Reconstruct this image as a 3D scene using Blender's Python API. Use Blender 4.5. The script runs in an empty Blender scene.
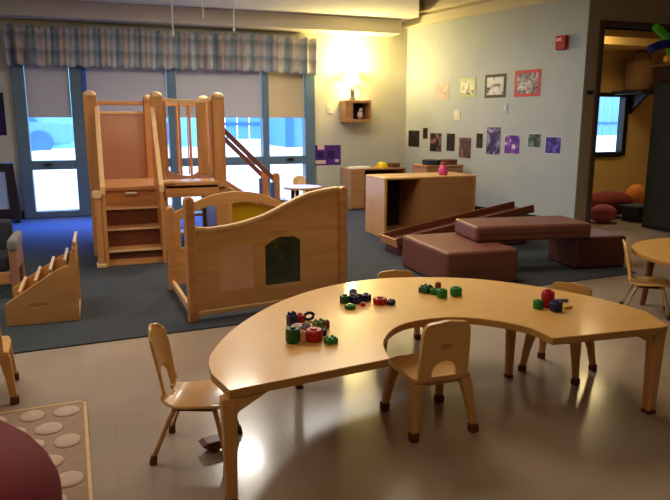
import bpy, bmesh, math, random
from mathutils import Vector, Matrix
random.seed(4)
D = bpy.data
C = bpy.context.scene.collection
PI = math.pi
R = math.radians

# ---------------------------------------------------------------- materials
def srgb(c):
    return tuple(((x/255)/12.92 if x/255 <= .04045 else ((x/255+.055)/1.055)**2.4) for x in c) + (1,)

def base_mat(name, rough=.6, spec=.4, coat=0, coat_rough=.1, metal=0):
    m = D.materials.new(name); m.use_nodes = True
    nt = m.node_tree; b = nt.nodes['Principled BSDF']
    b.inputs['Roughness'].default_value = rough
    b.inputs['Specular IOR Level'].default_value = spec
    b.inputs['Coat Weight'].default_value = coat
    b.inputs['Coat Roughness'].default_value = coat_rough
    b.inputs['Metallic'].default_value = metal
    return m, nt, b

def ramp(nt, stops, interp='LINEAR'):
    r = nt.nodes.new('ShaderNodeValToRGB'); r.color_ramp.interpolation = interp
    e = r.color_ramp.elements
    while len(e) < len(stops): e.new(.5)
    for i, (p, c) in enumerate(stops):
        e[i].position = p; e[i].color = srgb(c)
    return r

def coords(nt, scale=(1, 1, 1), kind='Object', rot=(0, 0, 0)):
    tc = nt.nodes.new('ShaderNodeTexCoord'); mp = nt.nodes.new('ShaderNodeMapping')
    mp.inputs['Scale'].default_value = scale; mp.inputs['Rotation'].default_value = rot
    nt.links.new(tc.outputs[kind], mp.inputs['Vector'])
    return mp

def mottled(name, c1, c2, scale=8, stretch=(1, 1, 1), rough=.6, spec=.4, coat=0, bump=0, detail=4, coat_rough=.15, metal=0):
    m, nt, b = base_mat(name, rough, spec, coat, coat_rough, metal)
    mp = coords(nt, stretch)
    n = nt.nodes.new('ShaderNodeTexNoise'); n.inputs['Scale'].default_value = scale; n.inputs['Detail'].default_value = detail
    nt.links.new(mp.outputs[0], n.inputs['Vector'])
    r = ramp(nt, [(.3, c1), (.7, c2)])
    nt.links.new(n.outputs['Fac'], r.inputs[0]); nt.links.new(r.outputs[0], b.inputs['Base Color'])
    if bump:
        bp = nt.nodes.new('ShaderNodeBump'); bp.inputs['Strength'].default_value = bump; bp.inputs['Distance'].default_value = .01
        nt.links.new(n.outputs['Fac'], bp.inputs['Height']); nt.links.new(bp.outputs[0], b.inputs['Normal'])
    return m

def wood(name, c1, c2, axis='Z', rough=.38, coat=.3):
    st = {'X': (.6, 9, 9), 'Y': (9, .6, 9), 'Z': (9, 9, .6)}[axis]
    return mottled(name, c1, c2, 3.0, st, rough, .4, coat, 0, 5, .2)

M = {}
M['maple'] = wood('maple', (188, 126, 72), (208, 150, 94))
M['maple_x'] = wood('maple_horizontal', (192, 130, 76), (212, 154, 98), 'X')
M['birch'] = wood('birch', (206, 152, 90), (222, 172, 108), 'X')
M['edge'] = wood('light_edge', (222, 180, 126), (234, 196, 146))
M['deck'] = wood('deck_ply', (188, 130, 84), (204, 150, 100), 'X')
M['tan_panel'] = mottled('tan_panel', (176, 134, 108), (186, 144, 118), 3, rough=.5)
M['table'] = mottled('table_laminate', (230, 176, 94), (236, 184, 102), 6, (1, 4, 1), rough=.36, coat=.22, coat_rough=.12)
M['table_edge'] = mottled('table_edge_band', (176, 124, 60), (190, 138, 70), 5, rough=.35, coat=.2)
M['table_leg'] = wood('table_leg_wood', (196, 140, 74), (212, 156, 88))
M['chair'] = mottled('chair_shell', (214, 164, 94), (224, 176, 106), 5, (1, 1, .4), rough=.32, coat=.4)
M['chair_leg'] = mottled('chair_leg', (192, 140, 82), (206, 154, 94), 5, rough=.4, coat=.2)
M['foot'] = mottled('rubber_foot', (86, 40, 20), (106, 54, 28), 10, rough=.6)
M['shelf'] = wood('shelf_wood', (166, 116, 72), (184, 134, 86), 'X')
M['shelf_side'] = wood('shelf_side', (196, 142, 78), (208, 156, 90))
M['dark_wood'] = wood('dark_wood', (92, 46, 26), (116, 62, 36), 'X')
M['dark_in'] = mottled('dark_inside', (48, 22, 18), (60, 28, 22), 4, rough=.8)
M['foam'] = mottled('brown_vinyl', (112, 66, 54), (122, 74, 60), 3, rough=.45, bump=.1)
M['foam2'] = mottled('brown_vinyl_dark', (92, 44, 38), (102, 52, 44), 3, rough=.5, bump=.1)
M['frame'] = mottled('window_paint', (92, 114, 130), (102, 124, 140), 3, rough=.4)
M['shade'] = mottled('roller_fabric', (190, 186, 188), (198, 194, 194), 40, rough=.9)
def shade_mat(name, c):
    m = D.materials.new(name); m.use_nodes = True; nt = m.node_tree; b = nt.nodes['Principled BSDF']; o = nt.nodes['Material Output']
    n = nt.nodes.new('ShaderNodeTexNoise'); n.inputs['Scale'].default_value = 40
    r = ramp(nt, [(0, c), (1, tuple(x+8 for x in c))]); nt.links.new(n.outputs['Fac'], r.inputs[0])
    tr = nt.nodes.new('ShaderNodeBsdfTranslucent'); mx = nt.nodes.new('ShaderNodeMixShader'); mx.inputs[0].default_value = .16
    nt.links.new(r.outputs[0], b.inputs['Base Color']); nt.links.new(r.outputs[0], tr.inputs[0]); b.inputs['Roughness'].default_value = .9
    nt.links.new(b.outputs[0], mx.inputs[1]); nt.links.new(tr.outputs[0], mx.inputs[2]); nt.links.new(mx.outputs[0], o.inputs[0])
    return m
M['shade'] = shade_mat('roller_fabric_grey', (204, 198, 196))
M['wall'] = mottled('wall_paint', (200, 196, 178), (206, 202, 184), 2, rough=.75, spec=.2)
M['wall_r'] = mottled('wall_paint_cool', (172, 180, 188), (180, 188, 194), 2, rough=.7, spec=.2)
M['wall_d'] = mottled('wall_paint_brown', (158, 144, 124), (166, 152, 132), 2, rough=.7, spec=.2)
M['wall_y'] = mottled('wall_paint_ochre', (206, 168, 104), (214, 176, 112), 2, rough=.7, spec=.2)
M['ceil'] = mottled('ceiling_paint', (214, 212, 208), (222, 220, 216), 2, rough=.9, spec=.1)
M['cream'] = mottled('cream_trim', (214, 206, 184), (222, 212, 192), 2, rough=.7, spec=.2)
M['carpet'] = mottled('carpet_pile', (56, 60, 66), (76, 80, 86), 90, rough=.95, spec=.1, bump=.4)
M['black'] = mottled('black_plastic', (16, 14, 16), (24, 22, 24), 5, rough=.5)
M['charcoal'] = mottled('charcoal_fabric', (40, 44, 50), (54, 58, 64), 30, rough=.9)
M['grey_fab'] = mottled('grey_fabric', (120, 118, 122), (134, 132, 134), 30, rough=.9)
M['dgreen'] = mottled('dark_green_paint', (30, 36, 30), (38, 44, 36), 4, rough=.5)
M['white'] = mottled('white_plastic', (220, 216, 208), (230, 226, 218), 5, rough=.5)
M['string'] = mottled('white_string', (225, 222, 215), (235, 232, 225), 5, rough=.8)
M['steel'] = mottled('cream_metal', (196, 176, 140), (206, 188, 152), 5, rough=.3, metal=.3)
M['maroon'] = mottled('maroon_fabric', (106, 1, 34), (120, 4, 40), 6, rough=.7, bump=.2)
M['red'] = mottled('red_plastic', (176, 18, 26), (196, 28, 34), 6, rough=.35)
M['navy'] = mottled('navy_plastic', (20, 28, 84), (28, 38, 104), 6, rough=.35)
M['green'] = mottled('green_plastic', (24, 120, 48), (34, 140, 56), 6, rough=.35)
M['dkgreen'] = mottled('dark_green_plastic', (14, 76, 44), (20, 90, 52), 6, rough=.35)
M['olive'] = mottled('olive_plastic', (96, 124, 56), (110, 138, 66), 6, rough=.4)
M['pinkw'] = mottled('pale_pink_plastic', (220, 180, 170), (230, 196, 184), 6, rough=.4)
M['slate'] = mottled('slate_blue_plastic', (84, 96, 140), (98, 108, 150), 6, rough=.4)
M['peach'] = mottled('peach_plastic', (220, 150, 110), (232, 172, 130), 6, rough=.4)
M['brown'] = mottled('brown_plastic', (120, 66, 34), (136, 78, 42), 6, rough=.5)
M['magenta'] = mottled('magenta_plastic', (206, 60, 130), (220, 80, 146), 6, rough=.4)
M['yellow'] = mottled('yellow_plastic', (214, 176, 8), (230, 194, 20), 6, rough=.4)
M['orange'] = mottled('orange_fabric', (200, 110, 30), (214, 126, 40), 6, rough=.8)
M['pinkf'] = mottled('pink_fabric', (160, 70, 84), (176, 84, 96), 6, rough=.8)
M['dred'] = mottled('dark_red_fabric', (110, 24, 22), (126, 32, 28), 6, rough=.8)
M['lime'] = mottled('lime_foam', (90, 210, 50), (104, 224, 62), 6, rough=.6)
M['bluef'] = mottled('blue_foam', (18, 30, 120), (26, 40, 140), 6, rough=.6)
M['yfoam'] = mottled('yellow_foam', (226, 170, 40), (236, 182, 52), 6, rough=.6)
M['wicker'] = mottled('wicker', (96, 66, 38), (136, 98, 58), 60, (1, 1, 3), rough=.8, bump=.6)
M['snow'] = mottled('snow', (236, 240, 250), (250, 252, 255), 2, rough=.9)
M['bwall'] = mottled('blue_siding', (120, 210, 228), (140, 224, 236), 2, (1, 1, 8), rough=.8)
M['bwall2'] = mottled('deep_blue_siding', (96, 158, 222), (112, 172, 232), 2, (8, 8, 1), rough=.8)
M['bdark'] = mottled('deep_blue_trim', (60, 110, 190), (70, 124, 204), 3, rough=.8)
M['bglass'] = mottled('dull_glass', (60, 96, 190), (76, 116, 205), 3, rough=.3)
M['paleblue'] = mottled('painted_mirror_reflection', (150, 180, 210), (190, 205, 225), 3, rough=.3)  # non-mirroring pale blue; the window's bright reflection is put into the colour
M['clearish'] = mottled('frosted_panel', (222, 172, 132), (234, 190, 150), 4, rough=.15, coat=.5)
M['gpanel'] = mottled('green_acrylic', (10, 34, 22), (34, 66, 34), 16, rough=.15, coat=.5)
M['purple'] = mottled('purple_paper', (70, 30, 110), (92, 44, 140), 6, rough=.7)

def floor_mat():
    m, nt, b = base_mat('vinyl_tile', .22, .5, .35, .12)
    mp = coords(nt, (1, 1, 1))
    br = nt.nodes.new('ShaderNodeTexBrick'); br.offset = 0
    br.inputs['Scale'].default_value = 1; br.inputs['Brick Width'].default_value = .305; br.inputs['Row Height'].default_value = .305
    br.inputs['Mortar Size'].default_value = .0022; br.inputs['Bias'].default_value = 0
    br.inputs['Color1'].default_value = srgb((174, 156, 138)); br.inputs['Color2'].default_value = srgb((177, 159, 141))
    br.inputs['Mortar'].default_value = srgb((168, 150, 132))
    nt.links.new(mp.outputs[0], br.inputs['Vector'])
    n = nt.nodes.new('ShaderNodeTexNoise'); n.inputs['Scale'].default_value = 2.2; n.inputs['Detail'].default_value = 6
    nt.links.new(mp.outputs[0], n.inputs['Vector'])
    mx = nt.nodes.new('ShaderNodeMix'); mx.data_type = 'RGBA'; mx.blend_type = 'MULTIPLY'; mx.inputs[0].default_value = .5
    r = ramp(nt, [(.35, (222, 222, 222)), (.65, (255, 255, 255))])
    nt.links.new(n.outputs['Fac'], r.inputs[0]); nt.links.new(br.outputs['Color'], mx.inputs[6]); nt.links.new(r.outputs[0], mx.inputs[7])
    nt.links.new(mx.outputs[2], b.inputs['Base Color'])
    r2 = ramp(nt, [(.3, (110, 110, 110)), (.7, (140, 140, 140))])
    nt.links.new(n.outputs['Fac'], r2.inputs[0]); nt.links.new(r2.outputs[0], b.inputs['Roughness'])
    return m
M['floor'] = floor_mat()

def plaid_mat():
    m, nt, b = base_mat('plaid_cloth', .9, .1)
    tc = nt.nodes.new('ShaderNodeUVMap')
    sx = nt.nodes.new('ShaderNodeSeparateXYZ'); nt.links.new(tc.outputs[0], sx.inputs[0])
    def band(out, mul, stops):
        a = nt.nodes.new('ShaderNodeMath'); a.operation = 'MULTIPLY'; a.inputs[1].default_value = mul
        f = nt.nodes.new('ShaderNodeMath'); f.operation = 'FRACT'
        nt.links.new(out, a.inputs[0]); nt.links.new(a.outputs[0], f.inputs[0])
        r = ramp(nt, stops); nt.links.new(f.outputs[0], r.inputs[0]); return r
    r1 = band(sx.outputs[0], 16, [(0, (196, 192, 188)), (.18, (150, 160, 168)), (.34, (132, 146, 152)), (.5, (190, 182, 174)), (.68, (196, 172, 158)), (.82, (172, 178, 182)), (1, (196, 192, 188))])
    r2 = band(sx.outputs[1], 2.4, [(0, (255, 255, 255)), (.3, (255, 255, 255)), (.45, (206, 216, 220)), (.6, (206, 216, 220)), (.75, (240, 232, 226)), (1, (255, 255, 255))])
    mx = nt.nodes.new('ShaderNodeMix'); mx.data_type = 'RGBA'; mx.blend_type = 'MULTIPLY'; mx.inputs[0].default_value = 1
    nt.links.new(r1.outputs[0], mx.inputs[6]); nt.links.new(r2.outputs[0], mx.inputs[7]); nt.links.new(mx.outputs[2], b.inputs['Base Color'])
    return m
M['plaid'] = plaid_mat()

def glass_mat():
    m = D.materials.new('window_glass'); m.use_nodes = True; nt = m.node_tree
    nt.nodes.clear()
    o = nt.nodes.new('ShaderNodeOutputMaterial'); t = nt.nodes.new('ShaderNodeBsdfTransparent'); g = nt.nodes.new('ShaderNodeBsdfGlossy')
    n = nt.nodes.new('ShaderNodeTexNoise'); n.inputs['Scale'].default_value = 1.5
    r = ramp(nt, [(0, (244, 248, 255)), (1, (250, 252, 255))]); nt.links.new(n.outputs['Fac'], r.inputs[0]); nt.links.new(r.outputs[0], t.inputs[0])
    g.inputs['Roughness'].default_value = .05
    mx = nt.nodes.new('ShaderNodeMixShader'); mx.inputs[0].default_value = .05
    nt.links.new(t.outputs[0], mx.inputs[1]); nt.links.new(g.outputs[0], mx.inputs[2]); nt.links.new(mx.outputs[0], o.inputs[0])
    return m
M['glass'] = glass_mat()

def acrylic(name, col, fac):
    m = D.materials.new(name); m.use_nodes = True; nt = m.node_tree; nt.nodes.clear()
    o = nt.nodes.new('ShaderNodeOutputMaterial'); t = nt.nodes.new('ShaderNodeBsdfTransparent'); g = nt.nodes.new('ShaderNodeBsdfPrincipled')
    n = nt.nodes.new('ShaderNodeTexNoise'); n.inputs['Scale'].default_value = 3
    r = ramp(nt, [(0, col), (1, tuple(min(255, x+12) for x in col))]); nt.links.new(n.outputs['Fac'], r.inputs[0])
    nt.links.new(r.outputs[0], t.inputs[0]); nt.links.new(r.outputs[0], g.inputs['Base Color']); g.inputs['Roughness'].default_value = .2
    mx = nt.nodes.new('ShaderNodeMixShader'); mx.inputs[0].default_value = fac
    nt.links.new(t.outputs[0], mx.inputs[1]); nt.links.new(g.outputs[0], mx.inputs[2]); nt.links.new(mx.outputs[0], o.inputs[0])
    return m
M['yacryl'] = acrylic('yellow_acrylic', (220, 186, 30), .6)
M['slidep'] = acrylic('tinted_slide_panel', (150, 120, 140), .6)

def emit_mat(name, col, strength):
    m = D.materials.new(name); m.use_nodes = True; nt = m.node_tree; b = nt.nodes['Principled BSDF']
    n = nt.nodes.new('ShaderNodeTexNoise'); n.inputs['Scale'].default_value = 4
    r = ramp(nt, [(0, col), (1, tuple(min(255, x+6) for x in col))]); nt.links.new(n.outputs['Fac'], r.inputs[0])
    nt.links.new(r.outputs[0], b.inputs['Base Color']); nt.links.new(r.outputs[0], b.inputs['Emission Color'])
    b.inputs['Emission Strength'].default_value = strength
    return m
M['bulb'] = emit_mat('glowing_lampshade', (255, 226, 120), 14)

def art(name, cols, scale=14, seed=0):
    m, nt, b = base_mat(name, .6, .3)
    mp = coords(nt, (1, 1, 1)); mp.inputs['Location'].default_value = (seed*3.1, seed*1.7, seed)
    v = nt.nodes.new('ShaderNodeTexNoise'); v.inputs['Scale'].default_value = scale; v.inputs['Detail'].default_value = 2; v.inputs['Distortion'].default_value = 1.2
    nt.links.new(mp.outputs[0], v.inputs['Vector'])
    k = len(cols)
    r = ramp(nt, [(.32+.36*i/(k-1), c) for i, c in enumerate(cols)], 'EASE')
    nt.links.new(v.outputs['Fac'], r.inputs[0]); nt.links.new(r.outputs[0], b.inputs['Base Color'])
    return m

# ---------------------------------------------------------------- mesh helpers
class MB:
    def __init__(s): s.bm = bmesh.new()
    def _add(s, vs, fs, mat=None):
        out = [s.bm.verts.new((mat @ Vector(v)) if mat else v) for v in vs]
        for f in fs:
            try: s.bm.faces.new([out[i] for i in f])
            except ValueError: pass
        return s
    def box(s, x0, x1, y0, y1, z0, z1, mat=None):
        vs = [(x, y, z) for z in (z0, z1) for y in (y0, y1) for x in (x0, x1)]
        return s._add(vs, [(0, 2, 3, 1), (4, 5, 7, 6), (0, 1, 5, 4), (2, 6, 7, 3), (0, 4, 6, 2), (1, 3, 7, 5)], mat)
    def prism(s, pts, a0, a1, axis='Y', mat=None):
        """2D outline extruded along an axis; pts are (x,z) for Y, (y,z) for X, (x,y) for Z"""
        def v(p, a): return (p[0], a, p[1]) if axis == 'Y' else (a, p[0], p[1]) if axis == 'X' else (p[0], p[1], a)
        n = len(pts); vs = [v(p, a0) for p in pts]+[v(p, a1) for p in pts]
        fs = [tuple(range(n)), tuple(range(2*n-1, n-1, -1))]+[(i, i+n, (i+1) % n+n, (i+1) % n) for i in range(n)]
        return s._add(vs, fs, mat)
    def tube(s, path, r, seg=10, r2=None, mat=None):
        path = [Vector(p) for p in path]; n = len(path); rings = []
        for i, p in enumerate(path):
            t = (path[min(i+1, n-1)]-path[max(i-1, 0)]).normalized()
            up = Vector((0, 0, 1)) if abs(t.z) < .9 else Vector((1, 0, 0))
            u = t.cross(up).normalized(); w = t.cross(u)
            rr = r if r2 is None else r+(r2-r)*i/(n-1)
            rings.append([p+(u*math.cos(2*PI*k/seg)+w*math.sin(2*PI*k/seg))*rr for k in range(seg)])
        vs = [v for ring in rings for v in ring]; fs = []
        for i in range(n-1):
            for k in range(seg):
                a = i*seg+k; b_ = i*seg+(k+1) % seg
                fs.append((a, b_, b_+seg, a+seg))
        fs += [tuple(range(seg-1, -1, -1)), tuple((n-1)*seg+k for k in range(seg))]
        return s._add(vs, fs, mat)
    def lathe(s, prof, seg=20, c=(0, 0, 0), mat=None):
        vs = []; fs = []; n = len(prof)
        for (r, z) in prof:
            for k in range(seg): vs.append((c[0]+r*math.cos(2*PI*k/seg), c[1]+r*math.sin(2*PI*k/seg), c[2]+z))
        for i in range(n-1):
            for k in range(seg):
                a = i*seg+k; b_ = i*seg+(k+1) % seg
                fs.append((a, b_, b_+seg, a+seg))
        fs += [tuple(range(seg-1, -1, -1)), tuple((n-1)*seg+k for k in range(seg))]
        return s._add(vs, fs, mat)
    def ell(s, c, r, seg=16, rings=10, mat=None):
        prof = [(max(.002, math.sin(PI*i/rings)), -math.cos(PI*i/rings)) for i in range(rings+1)]
        vs = []; fs = []
        for (a, z) in prof:
            for k in range(seg): vs.append((c[0]+r[0]*a*math.cos(2*PI*k/seg), c[1]+r[1]*a*math.sin(2*PI*k/seg), c[2]+r[2]*z))
        for i in range(rings):
            for k in range(seg):
                a = i*seg+k; b_ = i*seg+(k+1) % seg
                fs.append((a, b_, b_+seg, a+seg))
        return s._add(vs, fs, mat)
    def build(s, name, mat, parent=None, loc=(0, 0, 0), rz=0, bevel=0, smooth=False, seg=2, sub=0):
        bmesh.ops.recalc_face_normals(s.bm, faces=s.bm.faces)
        me = D.meshes.new(name); s.bm.to_mesh(me); s.bm.free()
        if smooth:
            for p in me.polygons: p.use_smooth = True
        me.materials.append(mat)
        o = D.objects.new(name, me); C.objects.link(o)
        o.location = loc; o.rotation_euler = (0, 0, rz)
        if parent: o.parent = parent
        if bevel:
            b = o.modifiers.new('bevel', 'BEVEL'); b.width = bevel; b.segments = seg; b.limit_method = 'ANGLE'; b.angle_limit = R(40)
        if sub:
            sm = o.modifiers.new('sub', 'SUBSURF'); sm.levels = sub; sm.render_levels = sub
        return o

def tag(o, label=None, cat=None, group=None, kind=None):
    if label: o['label'] = label
    if cat: o['category'] = cat
    if group: o['group'] = group
    if kind: o['kind'] = kind
    return o
def thing(name, label, cat, loc=(0, 0, 0), rz=0, group=None):
    o = D.objects.new(name, None); o.empty_display_size = .1; C.objects.link(o)
    o.location = loc; o.rotation_euler = (0, 0, rz)
    return tag(o, label, cat, group)
def struct(o): o['kind'] = 'structure'; return o
def dup(root, loc, rz, label, group=None):
    r = root.copy(); C.objects.link(r); r.location = loc; r.rotation_euler = (0, 0, rz); r['label'] = label
    if group: r['group'] = group
    for ch in list(root.children):
        c = ch.copy(); C.objects.link(c); c.parent = r
        for g in list(ch.children):
            d = g.copy(); C.objects.link(d); d.parent = c
    return r
def spline(pts, n=6, closed=False):
    out = []; N = len(pts)
    for i in range(N if closed else N-1):
        if closed: p0, p1, p2, p3 = (pts[(i+k) % N] for k in (-1, 0, 1, 2))
        else: p0, p1, p2, p3 = pts[max(i-1, 0)], pts[i], pts[i+1], pts[min(i+2, N-1)]
        for k in range(n):
            t = k/n
            out.append(tuple(.5*((2*b)+(-a+c)*t+(2*a-5*b+4*c-d)*t*t+(-a+3*b-3*c+d)*t**3) for a, b, c, d in zip(p0, p1, p2, p3)))
    if not closed: out.append(tuple(pts[-1]))
    return out
def arc(cx, cz, rx, rz_, a0, a1, n=12):
    return [(cx+rx*math.cos(R(a0+(a1-a0)*i/n)), cz+rz_*math.sin(R(a0+(a1-a0)*i/n))) for i in range(n+1)]
def slab_with_hole(name, outer, hole, th, mat, parent, axis='Y', off=0, bevel=0, xf=None):
    """flat board with cut-outs: curve-free triangulated fill, then given thickness"""
    bm = bmesh.new()
    def v3(p): return (p[0], off, p[1]) if axis == 'Y' else (off, p[0], p[1]) if axis == 'X' else (p[0], p[1], off)
    es = []
    for loop in [outer]+hole:
        vs = [bm.verts.new(v3(p)) for p in loop]
        es += [bm.edges.new((vs[i], vs[(i+1) % len(vs)])) for i in range(len(vs))]
    res = bmesh.ops.triangle_fill(bm, use_beauty=True, use_dissolve=False, edges=es)
    ext = bmesh.ops.extrude_face_region(bm, geom=bm.faces[:])
    d = {'Y': (0, th, 0), 'X': (th, 0, 0), 'Z': (0, 0, th)}[axis]
    bmesh.ops.translate(bm, vec=d, verts=[g for g in ext['geom'] if isinstance(g, bmesh.types.BMVert)])
    bmesh.ops.recalc_face_normals(bm, faces=bm.faces)
    if xf: bmesh.ops.transform(bm, matrix=xf, verts=bm.verts)
    me = D.meshes.new(name); bm.to_mesh(me); bm.free(); me.materials.append(mat)
    o = D.objects.new(name, me); C.objects.link(o)
    if parent: o.parent = parent
    if bevel:
        b = o.modifiers.new('bevel', 'BEVEL'); b.width = bevel; b.segments = 2; b.limit_method = 'ANGLE'; b.angle_limit = R(50)
    return o

# ---------------------------------------------------------------- camera (room axes: +y is towards the windows)
H = 1.2; FPX = 650.0; PITCH = math.atan(130/650); YAW = R(20)
cam_d = D.cameras.new('camera'); cam = D.objects.new('camera', cam_d); C.objects.link(cam)
cam.location = (0, 0, H); cam.rotation_euler = (PI/2-PITCH, 0, -YAW)
cam_d.sensor_width = 36; cam_d.sensor_fit = 'HORIZONTAL'; cam_d.lens = FPX*36/670; cam_d.clip_start = .02
bpy.context.scene.camera = cam
def P(u, v, z=0.0):
    r = (u-335)/FPX; a = (250-v)/FPX
    x, y, zz = r, math.cos(PITCH)+a*math.sin(PITCH), -math.sin(PITCH)+a*math.cos(PITCH)
    X, Y = x*math.cos(YAW)+y*math.sin(YAW), -x*math.sin(YAW)+y*math.cos(YAW)
    t = (z-H)/zz; return Vector((X*t, Y*t, z))

# ---------------------------------------------------------------- setting
CW = (4.31, 8.8); CE = (4.93, 5.8)          # right wall runs from the window corner to the door wall
FZ = -.0
struct(MB().box(-3, 8.6, -2, 9.0, -.1, 0).build('floor', M['floor']))
car = MB().prism([(-2.95, 3.42), (-.54, 3.6), (3.98, 3.92), (4.6, 5.75), (4.88, 5.78), (4.28, 8.78), (-2.95, 8.78)], .0005, .0078, 'Z').build('carpet', M['carpet'])
tag(car, 'slate grey carpet covering the play area up to the windows', 'carpet')
# back wall with window opening x -.84..2.86, z .02..2.2
WX0, WX1, WZ0, WZ1 = -.84, 2.86, .03, 2.2
wb = MB()
wb.box(-3, WX0, 8.8, 9.0, 0, 2.95).box(WX1, 4.7, 8.8, 9.0, 0, 2.95).box(WX0, WX1, 8.8, 9.0, WZ1, 2.95).box(WX0, WX1, 8.8, 9.0, 0, WZ0)
struct(wb.build('wall_back', M['wall']))
a = Vector((CW[0], CW[1])); b = Vector((CE[0], CE[1])); n = Vector((3.0, .62)).normalized()
struct(MB().prism([tuple(a), tuple(b), tuple(b+n*.12), tuple(a+n*.25+Vector((-.05, .24)))], 0, 2.95, 'Z').build('wall_right', M['wall_r']))
# door wall at y 5.8
dw = MB(); dw.box(4.95, 5.14, 5.8, 5.95, 0, 2.95).box(5.14, 6.5, 5.8, 5.95, 2.17, 2.95).box(6.5, 8.6, 5.8, 5.95, 0, 2.95)
struct(dw.build('wall_door_side', M['wall_d']))
struct(MB().box(-3.1, -3, -2.1, 9, 0, 2.95).build('wall_left', M['wall']))
struct(MB().box(-3.1, 8.7, -2.1, -2, 0, 2.95).build('wall_rear', M['wall']))
struct(MB().box(8.6, 8.7, -2, 9.1, 0, 2.95).build('wall_side', M['wall_d']))
# door casing
dc = MB(); dc.box(5.085, 5.14, 5.775, 5.97, 0, 2.23).box(5.14, 6.5, 5.775, 5.97, 2.17, 2.23).box(6.5, 6.56, 5.775, 5.97, 0, 2.23)
struct(dc.build('door_1', mottled('door_casing', (74, 58, 46), (82, 66, 52), 3), bevel=.006))
# ceilings: low grey ceiling, higher strip beside the right wall
e1 = P(419, 17, 2.55); e2 = P(419, -12, 2.55)
struct(MB().prism([(-3, -2), (8.6, -2), (8.6, 4.2), (e2.x+1.6, 4.2), (e2.x, e2.y), (e1.x, e1.y), (e1.x-.02, 8.8), (-3, 8.8)], 2.55, 2.62, 'Z').build('ceiling', M['ceil']))
struct(MB().box(-3, 8.6, -2, 9, 2.93, 3.0).build('ceiling', M['cream']))
# bulkhead above the windows
struct(MB().box(-3, 4.05, 8.45, 8.8, 2.36, 2.55).build('trim_1', M['cream'], bevel=.01))
# ledge along the right wall
L = (b-a).length; ang = math.atan2(b.y-a.y, b.x-a.x)
rb = MB(); rb.box(.03, L, -.10, -.001, 2.48, 2.60).box(.03, L, -.06, -.001, 2.60, 2.64).box(.03, L, -.16, -.001, 2.64, 2.93)
struct(rb.build('trim_2', M['cream'], loc=(a.x, a.y, 0), rz=ang, bevel=.006))
# baseboards
struct(MB().box(WX1+.02, 4.28, 8.785, 8.8, .008, .1).box(-2.95, WX0-.02, 8.785, 8.8, .008, .1).build('baseboard_back', M['black']))
struct(MB().box(.02, L-.02, -.014, 0, .008, .1).build('baseboard_right', M['black'], loc=(a.x, a.y, 0), rz=ang))
# room beyond the door
ry = 8.0
by = MB(); by.box(4.9, 7.02, ry, ry+.12, 0, 2.95).box(7.62, 8.6, ry, ry+.12, 0, 2.95).box(7.02, 7.62, ry, ry+.12, 0, .72).box(7.02, 7.62, ry, ry+.12, 1.56, 2.95)
struct(by.build('wall_beyond', M['wall_y']))
struct(MB().box(5.0, 8.6, 7.3, 8.0, 2.2, 2.3).build('trim_3', M['wall_y']))
w2 = D.objects.new('window_2', None); C.objects.link(w2); struct(w2)
f2 = MB(); f2.box(7.0, 7.07, ry-.03, ry+.1, .66, 1.6).box(7.58, 7.66, ry-.03, ry+.1, .66, 1.6).box(7.07, 7.58, ry-.03, ry+.1, 1.54, 1.6).box(7.07, 7.58, ry-.03, ry+.1, .64, .72)
f2.build('window_frame', M['black'], w2, bevel=.005)
MB().box(7.07, 7.58, ry+.05, ry+.056, .72, 1.54).build('window_glass', M['glass'], w2)

# main window
w1 = D.objects.new('window_1', None); C.objects.link(w1); struct(w1)
fr = MB()
Y0, Y1 = 8.74, 8.9
fr.box(WX0-.04, -.745, Y0, Y1, 0.008, WZ1).box(2.745, WX1+.03, Y0, Y1, .008, WZ1)
for x0, x1 in ((-.245, -.10), (.905, 1.02), (2.145, 2.235)): fr.box(x0, x1, Y0, Y1, .008, WZ1)
segs = ((-.745, -.245), (-.10, .905), (1.02, 2.145), (2.235, 2.745))
for x0, x1 in segs:
    fr.box(x0, x1, Y0+.01, Y1-.01, .008, .085).box(x0, x1, Y0+.01, Y1-.01, .60, .71).box(x0, x1, Y0+.01, Y1-.01, 2.1, WZ1)
fr.build('window_frame', M['frame'], w1, bevel=.008)
bl = MB(); bl.box(-.10, -.055, Y0-.012, Y0-.001, .1, 1.85)
bl.build('mullion_strip', mottled('bright_blue_strip', (56, 92, 190), (70, 108, 206), 3), w1)
hd = MB()
for x in (-.56, 2.52): hd.box(x-.05, x+.05, Y0-.02, Y0, .655, .675).box(x-.012, x+.012, Y0-.035, Y0, .65, .69)
hd.build('window_latch', M['black'], w1)
gl = MB()
for x0, x1 in segs: gl.box(x0, x1, 8.83, 8.836, .085, .60).box(x0, x1, 8.83, 8.836, .71, 2.1)
gl.build('window_glass', M['glass'], w1)
# roller shades
where = ('in the leftmost narrow window bay', 'behind the climbing loft steps', 'behind the loft railing', 'in the narrow window bay nearest the lamp')
shade_mats = [M['shade'], M['shade'], M['shade'], shade_mat('roller_fabric_warm', (214, 192, 152))]
for i, (x0, x1) in enumerate(segs):
    t = thing('roller_shade', 'pale grey roller shade half drawn '+where[i] if i < 3 else 'warm beige roller shade half drawn '+where[i], 'window shade', ((x0+x1)/2, 8.79, 1.23), group='roller shades in the window')
    w = (x1-x0)/2-.006
    MB().box(-w, w, 0, .004, .015, .86).build('shade_cloth', shade_mats[i], t)
    MB().box(-w, w, -.006, .012, 0, .018).build('hem_bar', shade_mats[i], t, bevel=.003)

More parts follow.
